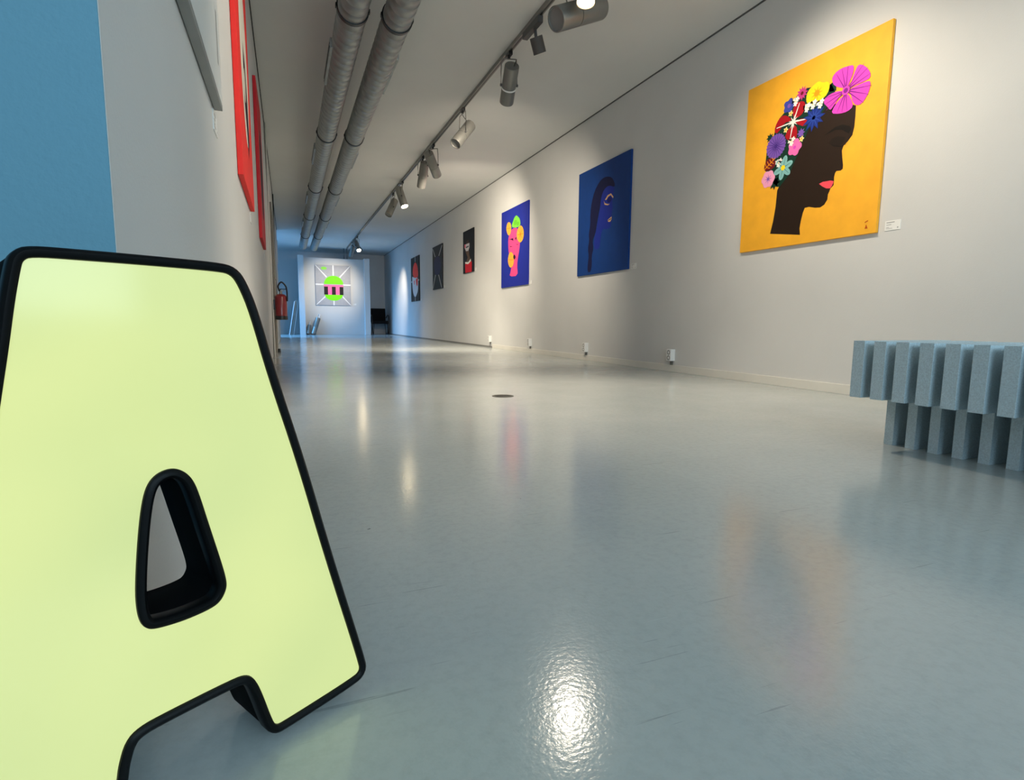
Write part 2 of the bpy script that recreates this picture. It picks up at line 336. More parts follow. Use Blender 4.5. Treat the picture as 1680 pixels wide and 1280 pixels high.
# ------------------------------------------------------------------ ventilation ducts
def duct(x, z, y1, label, side):
    R = 0.097; root = thing('ventilation_duct', label, 'duct', (x, -2.0, z), 'silver ventilation ducts under the ceiling')
    bm = BM(); n = 30; pt = 0.105; y = -2.0; prof = [(0.0, R), (0.002, R + 0.0016), (0.005, R + 0.0016), (0.007, R), (pt, R)]
    turns = int((y1 + 2.0) / pt); N_ = turns * n
    rows = []
    for i in range(N_ + 1):
        a = 2 * PI * i / n; yy = -2.0 + pt * i / n
        rows.append([bm.verts.new((x + math.cos(a) * r, min(yy + d, y1), z + math.sin(a) * r)) for d, r in prof[:-1]])
    for i in range(N_):
        for j in range(3): bm.faces.new([rows[i][j], rows[i + 1][j], rows[i + 1][j + 1], rows[i][j + 1]])
        if i + n <= N_ and i + n + 1 <= N_: bm.faces.new([rows[i][3], rows[i + 1][3], rows[i + n + 1][0], rows[i + n][0]])
    obj('duct_pipe', bm, M_steel, root, True)
    bm = BM(); lathe(bm, (x, y1 - 0.11, z), (0, 1, 0), [(0, R), (0.0, R + 0.004), (0.11, R + 0.004), (0.115, R - 0.006), (0.115, 0)], 30); obj('end_cap', bm, M_steel, root, True)
    for yc in (1.42, 4.07, 6.72, 9.36, 11.87, 14.52):
        bm = BM(); lathe(bm, (x, yc - 0.02, z), (0, 1, 0), [(0, R), (0, R + 0.009), (0.03, R + 0.009), (0.03, R)], 30)
        for sg in (-1, 1):
            box(bm, x + sg * (R + 0.002) - 0.012, x + sg * (R + 0.002) + 0.012, yc - 0.02, yc + 0.01, z - 0.012, z + 0.012, 0.001)
        c = obj('hanger_clamp', bm, M_black, root, True, 'black clamp ring round the duct')
        bm = BM()
        tube(bm, [(x, yc - 0.005, z + R + 0.006), (x, yc - 0.005, ZC)], 0.004, 8); obj('threaded_rod', bm, M_darkgrey, c)
    for yc in (2.3, 4.95, 7.6, 10.25, 12.8):
        bm = BM(); sx = x + side * (R - 0.01)
        box(bm, min(sx, sx + side * 0.022), max(sx, sx + side * 0.022), yc - 0.36, yc + 0.36, z - 0.035, z + 0.035, 0.002)
        g = obj('air_grille', bm, M_steel, root)
        bm = BM(); s2 = sx + side * 0.022
        for dz in (-0.016, 0.010): box(bm, min(s2, s2 + side * 0.003), max(s2, s2 + side * 0.003), yc - 0.33, yc + 0.33, z + dz - 0.005, z + dz + 0.005)
        obj('grille_slot', bm, M_black, g)
duct(0.480, 2.5, 16.7, 'left of the two long silver spiral ducts hung under the ceiling', -1)
duct(0.773, 2.5, 16.95, 'right of the two long silver spiral ducts, nearer the light track', 1)

# ------------------------------------------------------------------ lighting track and spotlights
TX = 1.871
track = thing('lighting_track', 'long thin grey lighting track under the ceiling above the hall', 'light track', (TX, 2, ZC))
bm = BM(); box(bm, TX - 0.018, TX + 0.018, -2.2, 18.9, ZC - 0.035, ZC, 0.002); obj('track_rail', bm, M_silver, track)
bm = BM(); box(bm, TX - 0.007, TX + 0.007, -2.19, 18.89, ZC - 0.0365, ZC - 0.033); obj('track_slot', bm, M_black, track)

def spot(name, loc, target, power, angle=50, blend=1.0, col=(1.0, 0.87, 0.69), size=0.04):
    l = bpy.data.lights.new(name, 'SPOT'); l.energy = power; l.color = col; l.spot_size = math.radians(angle); l.spot_blend = blend; l.shadow_soft_size = size
    o = bpy.data.objects.new(name, l); COL.objects.link(o); o.location = loc
    o.rotation_euler = (Vector(target) - Vector(loc)).to_track_quat('-Z', 'Y').to_euler(); return o
GSPOT = 'silver spotlights on the track'
def track_spot(label, ya, tail, front, r=0.063, lit=False, aim=None, power=0, angle=50, ring=False, hot=0):
    T_, F = Vector(tail), Vector(front); ax = (F - T_).normalized(); Ln = (F - T_).length
    zt = ZC - 0.035; A = Vector((TX, ya, zt)); root = thing('track_spotlight', label, 'spotlight', (TX, ya, zt), GSPOT)
    bm = BM(); box(bm, TX - 0.017, TX + 0.017, ya - 0.045, ya + 0.045, zt - 0.03, zt, 0.003); lathe(bm, (TX, ya, zt - 0.028), (0, 0, -1), [(0, 0.013), (0.022, 0.013), (0.022, 0)], 12)
    obj('track_adapter', bm, M_black, root, True)
    seam = Ln * 0.58
    bm = BM(); lathe(bm, T_, ax, [(0.004, 0), (0.004, r * 0.82), (0.0, r * 0.84), (0.0, r * 0.97), (0.006, r), (seam - 0.003, r), (seam - 0.003, r * 0.95), (seam, r * 0.95)], 32); obj('lamp_body', bm, M_silver, root, True)
    bm = BM(); lathe(bm, T_, ax, [(seam, r * 0.95), (seam + 0.003, r * 0.95), (seam + 0.003, r), (Ln - 0.003, r), (Ln, r * 0.98), (Ln, r * 0.90), (Ln - 0.02, r * 0.86)], 32); obj('lamp_head', bm, M_silver, root, True)
    if ring:  # white ring added for the light that leaks out at the seam
        bm = BM(); lathe(bm, T_, ax, [(seam - 0.006, r), (seam - 0.006, r + 0.004), (seam + 0.006, r + 0.004), (seam + 0.006, r)], 32); obj('seam_light_leak', bm, M_plastic, root, True, 'white ring standing in for light leaking at the seam')
    dl = 0.004 if lit else 0.014
    bm = BM(); lathe(bm, T_, ax, [(Ln - dl, r * 0.87), (Ln - dl - 0.001, 0)], 32); obj('lens', bm, (M_hot2 if hot else M_hot) if lit else M_glass_lens, root, True, 'glowing lens' if lit else None)
    piv = T_ + ax * (seam * 0.9); up = (A - Vector((0, 0, 0.05)) - piv)
    sd = ax.cross(up if up.length > 0.02 else Vector((0, 0, 1)))
    sd = sd.normalized() if sd.length > 1e-3 else Vector((1, 0, 0))
    j = A - Vector((0, 0, 0.05)); bm = BM(); w_ = r + 0.008
    tube(bm, [piv - sd * w_, piv - sd * w_ + up * 0.5, j - sd * w_ * 0.9, j - sd * w_ * 0.8, j + sd * w_ * 0.8, j + sd * w_ * 0.9, piv + sd * w_ + up * 0.5, piv + sd * w_], 0.0048, 8)
    br = obj('bracket', bm, M_silver, root, True)
    for sg in (-1, 1):
        bm = BM(); lathe(bm, piv + sd * sg * (r - 0.002), sd * sg, [(0, 0.011), (0.018, 0.011), (0.018, 0)], 12); obj('pivot_knob', bm, M_darkgrey, br, True)
    bm = BM(); t0 = T_ + sd * r * 0.3 + ax * 0.003
    tube(bm, curve([t0, t0 - ax * 0.05 + sd * 0.01, (t0 + j) / 2 - ax * 0.03 + sd * 0.035, j + sd * 0.012]), 0.0035, 8); obj('cable', bm, M_black, root, True)
    if lit: spot('spotlight_beam', F + ax * 0.012, F + ax, power, angle)
    elif power: spot('spotlight_beam', F + ax * 0.012, aim if aim else F + ax, power, angle)
    return root
SP_A, SP_B, SP_L, SP_3, SP_5, SP_7, SP_9, SP_10, SP_11, SP_6 = 290, 112, 125, 230, 190, 200, 140, 240, 210, 330
track_spot('largest silver spotlight on the track, lying level with its dull lens towards the left', 3.62, (2.093, 3.61, 2.617), (1.709, 3.52, 2.421), r=0.077)
track_spot('dazzling lit spotlight nearest the camera at the top of the picture', 3.32, (1.838, 3.335, 2.69), (1.808, 3.300, 2.436), lit=True, power=SP_A, angle=98)
track_spot('silver spotlight hanging steeply with a white ring for light leaking at its seam, directly beyond the small box spotlight', 4.77, (1.85, 4.645, 2.607), (1.909, 4.92, 2.416), power=SP_3, angle=122, ring=True)
track_spot('silver spotlight tilted down to the left showing its dull lens', 6.15, (1.962, 6.15, 2.61), (1.757, 6.05, 2.357))
track_spot('silver spotlight of the middle pair, slanting down to the right', 7.5, (1.781, 7.376, 2.612), (1.955, 7.62, 2.412), power=SP_5, angle=130)
track_spot('silver spotlight of the middle pair, hanging almost straight down', 8.1, (1.873, 7.977, 2.66), (1.868, 8.2, 2.377), power=SP_6, angle=105)
track_spot('lit spotlight in the middle of the track with a glowing lens', 9.62, (1.809, 9.616, 2.655), (1.883, 9.5, 2.344), lit=True, hot=70, power=SP_7, angle=60)
track_spot('silver spotlight slanting down to the left beside the lit middle one', 10.49, (1.903, 10.488, 2.635), (1.759, 10.38, 2.347))
track_spot('far lit spotlight with a glowing lens in front of the partition', 16.1, (1.82, 16.12, 2.613), (1.886, 15.9, 2.362), lit=True, hot=70, power=SP_9, angle=60)
track_spot('extra spotlight added behind the far lit one to light the right wall', 16.6, (1.80, 16.45, 2.66), (2.02, 16.58, 2.44), power=SP_11, angle=60)  # extra lamp added to make the pool of light on the right wall
track_spot('last silver spotlight on the track, turned to the partition', 17.0, (1.852, 16.874, 2.608), (1.783, 17.1, 2.336), power=SP_10, aim=(1.36, 19.2, 1.5), angle=62)
track_spot('added out-of-view spotlight lighting the yellow painting, at the near end of the track', 2.55, (1.80, 2.56, 2.70), (2.045, 2.58, 2.49), lit=True, power=SP_B, angle=95)  # unseen lamp added to brighten the yellow painting
track_spot('added out-of-view spotlight at the near end of the track lighting the left wall', 1.7, (1.97, 1.65, 2.70), (1.72, 1.80, 2.52), lit=True, power=SP_L, angle=70)  # unseen lamp added to light the left wall
track_spot('added out-of-view spotlight at the very start of the track lighting the wall behind the bench', 0.8, (1.80, 0.80, 2.70), (2.04, 0.84, 2.50), lit=True, power=75, angle=110)  # unseen lamp added to brighten the right wall near the bench

# small driver-box spotlight between the big ones
root = thing('track_spotlight', 'small dark-grey spotlight hanging from a box on the track', 'spotlight', (TX, 4.3, ZC - 0.035), GSPOT)
bm = BM(); box(bm, TX - 0.022, TX + 0.022, 4.12, 4.42, ZC - 0.085, ZC - 0.035, 0.004); obj('driver_box', bm, M_darkgrey, root)
_T, _F = Vector((1.888, 4.24, 2.665)), Vector((1.940, 4.27, 2.560)); _ax = (_F - _T).normalized()
bm = BM(); lathe(bm, _T, _ax, [(0.004, 0), (0.004, 0.040), (0, 0.042), (0, 0.051), (0.117, 0.051), (0.117, 0.046), (0.105, 0.044)], 28); obj('lamp_body', bm, M_darkgrey, root, True)
bm = BM(); lathe(bm, _T, _ax, [(0.108, 0.045), (0.107, 0)], 28); obj('lens', bm, M_glass_lens, root, True)
bm = BM(); tube(bm, [(TX, 4.22, ZC - 0.08), (1.882, 4.235, 2.69), _T + _ax * 0.005], 0.012, 10); obj('swivel_joint', bm, M_darkgrey, root, True)

# ------------------------------------------------------------------ far partition
part = thing('display_partition', 'grey free-standing display partition with two posts at the far end', 'partition', (1.47, 19.1, 0))
bm = BM(); box(bm, 0.54, 2.41, 19.2, 19.3, 0.0, 2.46, 0.004); obj('partition_panel', bm, M_wall, part)
for x0, x1, zt in ((0.372, 0.545, 2.50), (2.404, 2.574, 2.48)):
    bm = BM(); box(bm, x0, x1, 18.97, 19.36, 0.0, zt, 0.004); obj('partition_post', bm, M_wall, part)
for nm, x, y0 in (('support_rod', 1.895, 19.25), ('support_rod', 1.80, 19.25)):
    bm = BM(); tube(bm, [(x, y0, 2.46), (x, y0, ZC)], 0.016, 10); obj(nm, bm, M_silver, part, True)

# ------------------------------------------------------------------ paintings
def C(name, r, g, b_, k=1.0): return noisy(mat('paint_' + name, RGB(r, g, b_), 0.6, spec=0.25), 0.05, 12)
class Canvas:
    """a stretched canvas on a wall: p0 lower-left corner of its face seen from the room, a right, n out of the wall"""
    def __init__(s, name, label, p0, a, n, w, h, t, col, part='canvas', side=None):
        s.p0, s.a, s.n, s.w, s.h = Vector(p0), Vector(a), Vector(n), w, h
        s.root = thing(name, label, 'painting', s.p0 - s.n * t + s.a * (w / 2))
        bm = BM(); c = s.p0 + s.a * (w / 2) + Vector((0, 0, h / 2)) - s.n * (t / 2)
        hx = abs(s.a.x) * w / 2 + abs(s.n.x) * t / 2; hy = abs(s.a.y) * w / 2 + abs(s.n.y) * t / 2
        box(bm, c.x - hx, c.x + hx, c.y - hy, c.y + hy, c.z - h / 2, c.z + h / 2, 0.0025)
        s.canvas = obj(part, bm, col, s.root)
    def P(s, q, k): return s.p0 + s.a * q[0] + Vector((0, 0, q[1])) + s.n * (0.0006 + 0.0005 * k)
    def shape(s, name, polys, mats, label=None, parent=None):
        """polys: (points, layer, material index); flat paint on the canvas, one mesh"""
        bm = BM()
        for pts, k, mi in polys:
            pts = [(min(max(q[0], 0.001), s.w - 0.001), min(max(q[1], 0.001), s.h - 0.001)) for q in pts]
            f = bm.faces.new([bm.verts.new(s.P(q, k)) for q in pts]); f.material_index = mi; f.normal_update()
            if f.normal.dot(s.n) < 0: f.normal_flip()
        bmesh.ops.triangulate(bm, faces=bm.faces[:], ngon_method='EAR_CLIP')
        return obj(name, bm, mats, parent or s.root, 'keep', label)
def disc(c, rx, ry=None, n=20, rot=0.0):
    ry = ry or rx
    return [(c[0] + rx * math.cos(t) * math.cos(rot) - ry * math.sin(t) * math.sin(rot), c[1] + rx * math.cos(t) * math.sin(rot) + ry * math.sin(t) * math.cos(rot)) for t in [2 * PI * k / n for k in range(n)]]
def star(c, r0, r1, n, ph=0.0): return [(c[0] + (r1 if k % 2 else r0) * math.cos(PI * k / n + ph), c[1] + (r1 if k % 2 else r0) * math.sin(PI * k / n + ph)) for k in range(2 * n)]
def lobed(c, r, n, dip=0.25, ph=0.0, m=60): return [(c[0] + r * (1 - dip * abs(math.sin(n * t / 2 + ph)) ** 3) * math.cos(t), c[1] + r * (1 - dip * abs(math.sin(n * t / 2 + ph)) ** 3) * math.sin(t)) for t in [2 * PI * k / m for k in range(m)]]
def line(p, q, w0, w1=None):
    w1 = w0 if w1 is None else w1; d = Vector((q[0] - p[0], q[1] - p[1])).normalized(); nx, ny = -d.y, d.x
    return [(p[0] - nx * w0, p[1] - ny * w0), (q[0] - nx * w1, q[1] - ny * w1), (q[0] + nx * w1, q[1] + ny * w1), (p[0] + nx * w0, p[1] + ny * w0)]
def smooth2(p, n=2): return chaikin(p, n)
RX = XR - 0.0225; RA, RN = (0, -1, 0), (-1, 0, 0)
ART = {'Y': {'head': [(0.895, 0.791), (0.897, 0.724), (0.895, 0.664), (0.886, 0.619), (0.858, 0.59), (0.832, 0.573), (0.822, 0.545), (0.829, 0.499), (0.838, 0.453), (0.838, 0.429), (0.824, 0.422), (0.795, 0.426), (0.786, 0.416), (0.781, 0.392), (0.782, 0.366), (0.781, 0.341), (0.76, 0.326), (0.754, 0.308), (0.745, 0.29), (0.744, 0.259), (0.724, 0.23), (0.694, 0.218), (0.655, 0.223), (0.607, 0.238), (0.574, 0.237), (0.561, 0.206), (0.549, 0.153), (0.543, 0.106), (0.55, 0.061), (0.289, 0.105), (0.31, 0.192), (0.324, 0.29), (0.329, 0.403), (0.361, 0.453), (0.401, 0.5), (0.447, 0.571), (0.475, 0.646), (0.495, 0.694), (0.53, 0.763), (0.591, 0.797), (0.663, 0.85), (0.722, 0.856), (0.809, 0.838)], 'brow': [(0.686, 0.675), (0.764, 0.705), (0.814, 0.704), (0.864, 0.68), (0.877, 0.658), (0.861, 0.636), (0.809, 0.675), (0.766, 0.686)], 'lid': [(0.727, 0.621), (0.748, 0.641), (0.784, 0.643), (0.842, 0.619), (0.824, 0.588), (0.803, 0.581), (0.759, 0.591)], 'lash': [(0.712, 0.628), (0.759, 0.593), (0.818, 0.574), (0.855, 0.581), (0.819, 0.567), (0.76, 0.586)], 'lips': [(0.673, 0.373), (0.703, 0.38), (0.734, 0.377), (0.756, 0.376), (0.782, 0.366), (0.773, 0.342), (0.76, 0.326), (0.73, 0.332), (0.698, 0.352)], 'm1': [(0.794, 0.929), (0.734, 0.963), (0.712, 1.009), (0.728, 1.04), (0.776, 1.054), (0.825, 1.048), (0.862, 1.039), (0.863, 0.999), (0.841, 0.948), (0.827, 0.917)], 'm2': [(0.876, 1.006), (0.894, 1.031), (0.935, 1.007), (0.974, 0.956), (0.978, 0.92), (0.937, 0.915), (0.884, 0.914), (0.844, 0.911), (0.86, 0.965)], 'm3': [(0.847, 0.904), (0.898, 0.909), (0.95, 0.91), (0.981, 0.901), (0.98, 0.861), (0.964, 0.82), (0.935, 0.789), (0.902, 0.787), (0.873, 0.817), (0.86, 0.857)], 'm4': [(0.819, 0.884), (0.84, 0.876), (0.865, 0.831), (0.879, 0.79), (0.842, 0.772), (0.786, 0.777), (0.727, 0.798), (0.745, 0.835), (0.778, 0.867)], 'm5': [(0.8, 0.909), (0.759, 0.923), (0.709, 0.923), (0.67, 0.909), (0.665, 0.882), (0.693, 0.853), (0.718, 0.82), (0.738, 0.838), (0.777, 0.88)], 'yel': [(0.534, 1.005), (0.587, 1.031), (0.617, 1.038), (0.649, 1.014), (0.686, 1.012), (0.704, 0.974), (0.686, 0.931), (0.658, 0.916), (0.621, 0.897), (0.566, 0.912), (0.533, 0.927), (0.525, 0.962)], 'r1': [(0.431, 0.868), (0.418, 0.919), (0.448, 0.962), (0.506, 0.953), (0.525, 0.923), (0.513, 0.874), (0.457, 0.853)], 'r2': [(0.45, 0.841), (0.516, 0.84), (0.559, 0.807), (0.529, 0.777), (0.46, 0.818)], 'r3': [(0.426, 0.822), (0.461, 0.804), (0.474, 0.754), (0.461, 0.71), (0.401, 0.721), (0.368, 0.757), (0.386, 0.793)], 'r4': [(0.415, 0.852), (0.355, 0.858), (0.306, 0.803), (0.274, 0.813), (0.275, 0.855), (0.307, 0.901), (0.35, 0.914), (0.405, 0.876)], 'green': [(0.349, 0.928), (0.413, 0.988), (0.524, 1.028), (0.572, 1.017), (0.711, 0.984), (0.745, 0.922), (0.693, 0.853), (0.563, 0.753), (0.5, 0.639), (0.428, 0.493), (0.346, 0.421), (0.298, 0.453), (0.204, 0.575), (0.212, 0.717), (0.262, 0.788), (0.307, 0.901)], 'leaf': [(0.195, 0.57), (0.204, 0.626), (0.236, 0.651), (0.284, 0.634), (0.304, 0.6), (0.289, 0.569), (0.243, 0.561)], 'sig': [(1.018, 0.032), (1.026, 0.057), (1.037, 0.031)]}, 'B': {'hair': [(0.633, 1.032), (0.731, 1.004), (0.791, 0.941), (0.806, 0.882), (0.677, 0.93), (0.58, 0.906), (0.523, 0.836), (0.508, 0.736), (0.472, 0.638), (0.436, 0.518), (0.418, 0.457), (0.357, 0.38), (0.384, 0.291), (0.344, 0.209), (0.357, 0.121), (0.332, 0.026), (0.255, 0.032), (0.26, 0.13), (0.278, 0.216), (0.251, 0.307), (0.282, 0.39), (0.265, 0.468), (0.296, 0.561), (0.289, 0.691), (0.314, 0.814), (0.372, 0.929), (0.473, 1.011), (0.553, 1.034)], 'face': [(0.677, 0.93), (0.806, 0.882), (0.778, 0.845), (0.77, 0.787), (0.758, 0.73), (0.773, 0.667), (0.752, 0.621), (0.767, 0.568), (0.746, 0.522), (0.741, 0.472), (0.664, 0.463), (0.582, 0.486), (0.544, 0.439), (0.529, 0.337), (0.52, 0.275), (0.406, 0.267), (0.388, 0.376), (0.437, 0.497), (0.473, 0.617), (0.509, 0.715), (0.523, 0.836), (0.58, 0.906)], 'eye': [(0.606, 0.789), (0.663, 0.828), (0.729, 0.835), (0.781, 0.789), (0.77, 0.775), (0.726, 0.816), (0.676, 0.81), (0.638, 0.783)], 'eye2': [(0.586, 0.783), (0.608, 0.754), (0.669, 0.733), (0.712, 0.727), (0.669, 0.72), (0.601, 0.739)], 'lips': [(0.678, 0.563), (0.754, 0.587), (0.759, 0.56), (0.73, 0.534), (0.687, 0.541)]}, 'P': {'face': [(0.457, 0.887), (0.668, 0.881), (0.762, 0.758), (0.787, 0.653), (0.768, 0.537), (0.712, 0.424), (0.682, 0.306), (0.719, 0.148), (0.366, 0.16), (0.423, 0.241), (0.446, 0.31), (0.37, 0.459), (0.318, 0.589), (0.304, 0.751), (0.362, 0.831)], 'top': [(0.433, 0.917), (0.503, 1.001), (0.572, 1.05), (0.641, 1.064), (0.697, 1.034), (0.779, 0.99), (0.803, 0.903), (0.759, 0.876), (0.599, 0.883)], 'o1': [(0.333, 1.014), (0.407, 0.982), (0.438, 0.907), (0.41, 0.833), (0.343, 0.795), (0.263, 0.836), (0.211, 0.924), (0.259, 1.005)], 'o2': [(0.817, 0.892), (0.906, 0.837), (0.943, 0.749), (0.902, 0.663), (0.81, 0.63), (0.706, 0.672), (0.648, 0.765), (0.701, 0.859)], 'o3': [(0.431, 0.544), (0.524, 0.496), (0.564, 0.404), (0.528, 0.32), (0.422, 0.289), (0.333, 0.338), (0.291, 0.431), (0.344, 0.524)], 'b1': [(0.329, 0.742), (0.508, 0.739), (0.528, 0.697), (0.437, 0.723)], 'b2': [(0.593, 0.73), (0.658, 0.738), (0.632, 0.687)], 'l1': [(0.356, 0.643), (0.415, 0.613), (0.487, 0.618), (0.415, 0.624)], 'l2': [(0.628, 0.643), (0.684, 0.615), (0.743, 0.625), (0.684, 0.624)], 'mouth': [(0.561, 0.491), (0.619, 0.459), (0.619, 0.425), (0.564, 0.401), (0.515, 0.453)]}, 'Q': {'red': [(0.138, 0.187), (0.348, 0.168), (0.531, 0.209), (0.58, 0.178), (0.566, -0.002), (0.16, 0.008)], 'collar': [(0.138, 0.221), (0.349, 0.201), (0.509, 0.25), (0.531, 0.205), (0.348, 0.163), (0.161, 0.185)], 'skin': [(0.162, 0.428), (0.313, 0.454), (0.386, 0.413), (0.422, 0.323), (0.48, 0.252), (0.349, 0.201), (0.214, 0.224), (0.312, 0.291)], 'face': [(0.11, 0.555), (0.276, 0.557), (0.423, 0.555), (0.423, 0.474), (0.349, 0.413), (0.2, 0.424), (0.124, 0.487)], 'hair': [(0.201, 0.592), (0.35, 0.634), (0.401, 0.558), (0.239, 0.557)], 'pink': [(0.102, 0.561), (0.186, 0.557), (0.185, 0.491), (0.109, 0.494)], 'eyes': [(0.185, 0.507), (0.387, 0.51), (0.372, 0.484), (0.2, 0.483)]}, 'X': {'a': [(0.02, 0.962), (0.065, 0.962), (0.292, 0.762), (0.237, 0.757)], 'b': [(0.875, 0.964), (0.924, 0.948), (0.633, 0.744), (0.571, 0.756)], 'c': [(0.009, 0.038), (0.054, 0.027), (0.31, 0.336), (0.256, 0.348)], 'd': [(0.818, 0.008), (0.87, 0.018), (0.6, 0.325), (0.547, 0.321)], 'navy': [(0.236, 0.746), (0.613, 0.754), (0.764, 0.615), (0.779, 0.435), (0.578, 0.321), (0.288, 0.33), (0.16, 0.46), (0.144, 0.649)]}, 'R': {'v1': [(0.539, 1.201), (0.599, 1.201), (0.605, 1.059), (0.546, 1.065)], 'v2': [(0.503, 0.111), (0.562, 0.109), (0.556, 0.009), (0.496, 0.005)], 'h': [(0.023, 0.567), (0.211, 0.574), (0.209, 0.529), (0.02, 0.528)], 'h2': [(0.895, 0.563), (1.121, 0.568), (1.119, 0.533), (0.893, 0.523)], 'dome': [(0.224, 0.766), (0.296, 0.933), (0.423, 1.015), (0.575, 1.056), (0.748, 1.0), (0.859, 0.92), (0.947, 0.725), (0.899, 0.632), (0.638, 0.626), (0.37, 0.657)], 'white': [(0.158, 0.707), (0.37, 0.651), (0.899, 0.632), (0.934, 0.484), (0.893, 0.273), (0.713, 0.159), (0.517, 0.098), (0.31, 0.191), (0.196, 0.34), (0.162, 0.532)], 'd1': [(0.395, 0.565), (0.501, 0.567), (0.478, 0.45), (0.419, 0.46)], 'd2': [(0.635, 0.58), (0.899, 0.623), (0.859, 0.428), (0.77, 0.387), (0.687, 0.469)]}}
FC = {'magc': (0.82, 0.905), 'yelc': (0.608, 0.965), 'redc': (0.433, 0.84), 'navy': (0.597, 0.814), 'smallpink': (0.49, 1.007), 'blue': (0.388, 0.96), 'purple': (0.295, 0.716), 'pink': (0.458, 0.664), 'teal': (0.371, 0.549), 'lpink': (0.242, 0.501), 'sp': (0.503, 0.745), 'w1': (0.535, 0.9), 'w2': (0.582, 0.904), 'w3': (0.637, 0.891), 'w4': (0.439, 0.972), 'w5': (0.327, 0.595), 'y1': (0.511, 0.705), 'y2': (0.373, 0.804), 'y3': (0.406, 0.903), 'w6': (0.427, 0.713)}

# yellow: a dark profile crowned with flowers
K = Canvas('painting', 'yellow painting of a dark woman in profile crowned with bright flowers', (RX, 3.452, 1.0), RA, RN, 1.088, 1.203, 0.022, noisy(mat('paint_yellow', RGB(250, 178, 40), 0.6), 0.07, 9))
Y = ART['Y']; m_black = C('darkbrown', 38, 24, 15); m_brow = C('nearblack', 16, 9, 5); m_green = C('deepgreen', 12, 52, 40); m_mag = C('magenta', 222, 70, 190); m_magd = C('purpleline', 130, 30, 140)
m_red2 = C('flowerred', 165, 14, 28); m_wht = C('white', 235, 232, 225); m_yf = C('lemon', 250, 215, 30); m_or = C('orange', 240, 150, 20); m_navy = C('navy', 25, 48, 130); m_vio = C('violet', 120, 84, 176); m_vd = C('darkviolet', 70, 45, 130)
m_pk = C('pink', 240, 110, 180); m_lpk = C('palepink', 240, 160, 195); m_teal = C('teal', 130, 185, 185); m_teald = C('darkteal', 70, 120, 120); m_blu = C('blueviolet', 60, 70, 160); m_dk = C('darkred', 110, 20, 30); m_lip = C('lips', 236, 78, 92); m_cream = C('cream', 245, 220, 140)
K.shape('painted_head', [(Y['head'], 0, 0), (Y['lid'], 1, 1)], [m_black, C('lid', 28, 17, 11)])
K.shape('painted_brow', [(Y['brow'], 2, 0), (Y['lash'], 2, 0)], [m_brow])
K.shape('painted_lips', [(Y['lips'], 2, 0)], [m_lip], 'coral pink lips')
K.shape('painted_leaves', [(Y['green'], 1, 0), (star((0.30, 0.46), 0.05, 0.028, 8), 1, 0), (star((0.235, 0.79), 0.035, 0.02, 8), 1, 0), ([(0.70, 0.985), (0.745, 1.0), (0.75, 0.93), (0.70, 0.94)], 1, 0)], [m_green])
mc = FC['magc']; pol = []
for k in ('m1', 'm2', 'm3', 'm4', 'm5'):
    pl = Y[k]; g = (sum(q[0] for q in pl) / len(pl), sum(q[1] for q in pl) / len(pl)); pol.append((smooth2(pl, 1), 5, 0))
    d = Vector((g[0] - mc[0], g[1] - mc[1]))
    for t_ in (-0.28, 0.0, 0.28):
        e = Vector((d.x * math.cos(t_) - d.y * math.sin(t_), d.x * math.sin(t_) + d.y * math.cos(t_)))
        pol.append((line((mc[0] + e.x * 0.25, mc[1] + e.y * 0.25), (mc[0] + e.x * 1.55, mc[1] + e.y * 1.55), 0.0035, 0.001), 6, 1))
pol += [(disc(mc, 0.026), 7, 0), (disc(mc, 0.015), 8, 1)]
K.shape('painted_flower', pol, [m_mag, m_magd], 'large magenta flower')
yc = FC['yelc']; K.shape('painted_flower', [(smooth2(Y['yel'], 1), 3, 0), (star(yc, 0.045, 0.02, 9), 4, 1), (disc(yc, 0.02), 5, 2)], [m_yf, C('amber', 250, 180, 20), m_or], 'yellow flower')
rc = FC['redc']; pol = [(smooth2(Y[k], 1), 3, 0) for k in ('r1', 'r2', 'r3', 'r4')]
for q in ((0.475, 0.95), (0.54, 0.825), (0.415, 0.73), (0.29, 0.84)): pol.append((line(rc, q, 0.006, 0.0025), 4, 1))
pol.append((star(rc, 0.045, 0.014, 9), 5, 1)); K.shape('painted_flower', pol, [m_red2, m_wht], 'red flower with white veins')
def fl(k, mats, pol, lab=None): K.shape('painted_flower', pol, mats, lab)
c = FC['navy']; fl('navy', [m_navy, C('midblue', 40, 70, 160)], [(star(c, 0.088, 0.05, 11), 4, 0)] + [(line(c, (c[0] + 0.07 * math.cos(t), c[1] + 0.07 * math.sin(t)), 0.006, 0.001), 5, 1) for t in [2 * PI * k / 11 for k in range(11)]], 'navy pointed flower')
c = FC['smallpink']; fl('sp', [C('mauve', 190, 60, 130), m_dk], [(star(c, 0.048, 0.028, 12), 3, 0), (disc(c, 0.012), 4, 1)], 'small mauve flower')
c = FC['blue']; fl('bl', [m_blu, m_vio], [(lobed(c, 0.05, 5), 3, 0), (disc(c, 0.014), 4, 1)], 'small blue flower')
c = FC['purple']; fl('pu', [m_vio, m_vd], [(star(c, 0.088, 0.08, 24), 4, 0)] + [(line((c[0] + 0.02 * math.cos(t), c[1] + 0.02 * math.sin(t)), (c[0] + 0.08 * math.cos(t), c[1] + 0.08 * math.sin(t)), 0.003, 0.001), 5, 1) for t in [2 * PI * k / 18 for k in range(18)]] + [(star(c, 0.024, 0.014, 8), 6, 1)], 'violet daisy')
c = FC['pink']; fl('pk', [m_pk, m_mag], [(lobed(c, 0.058, 5, 0.2), 4, 0), (disc(c, 0.012), 5, 1)], 'pink five-petalled flower')
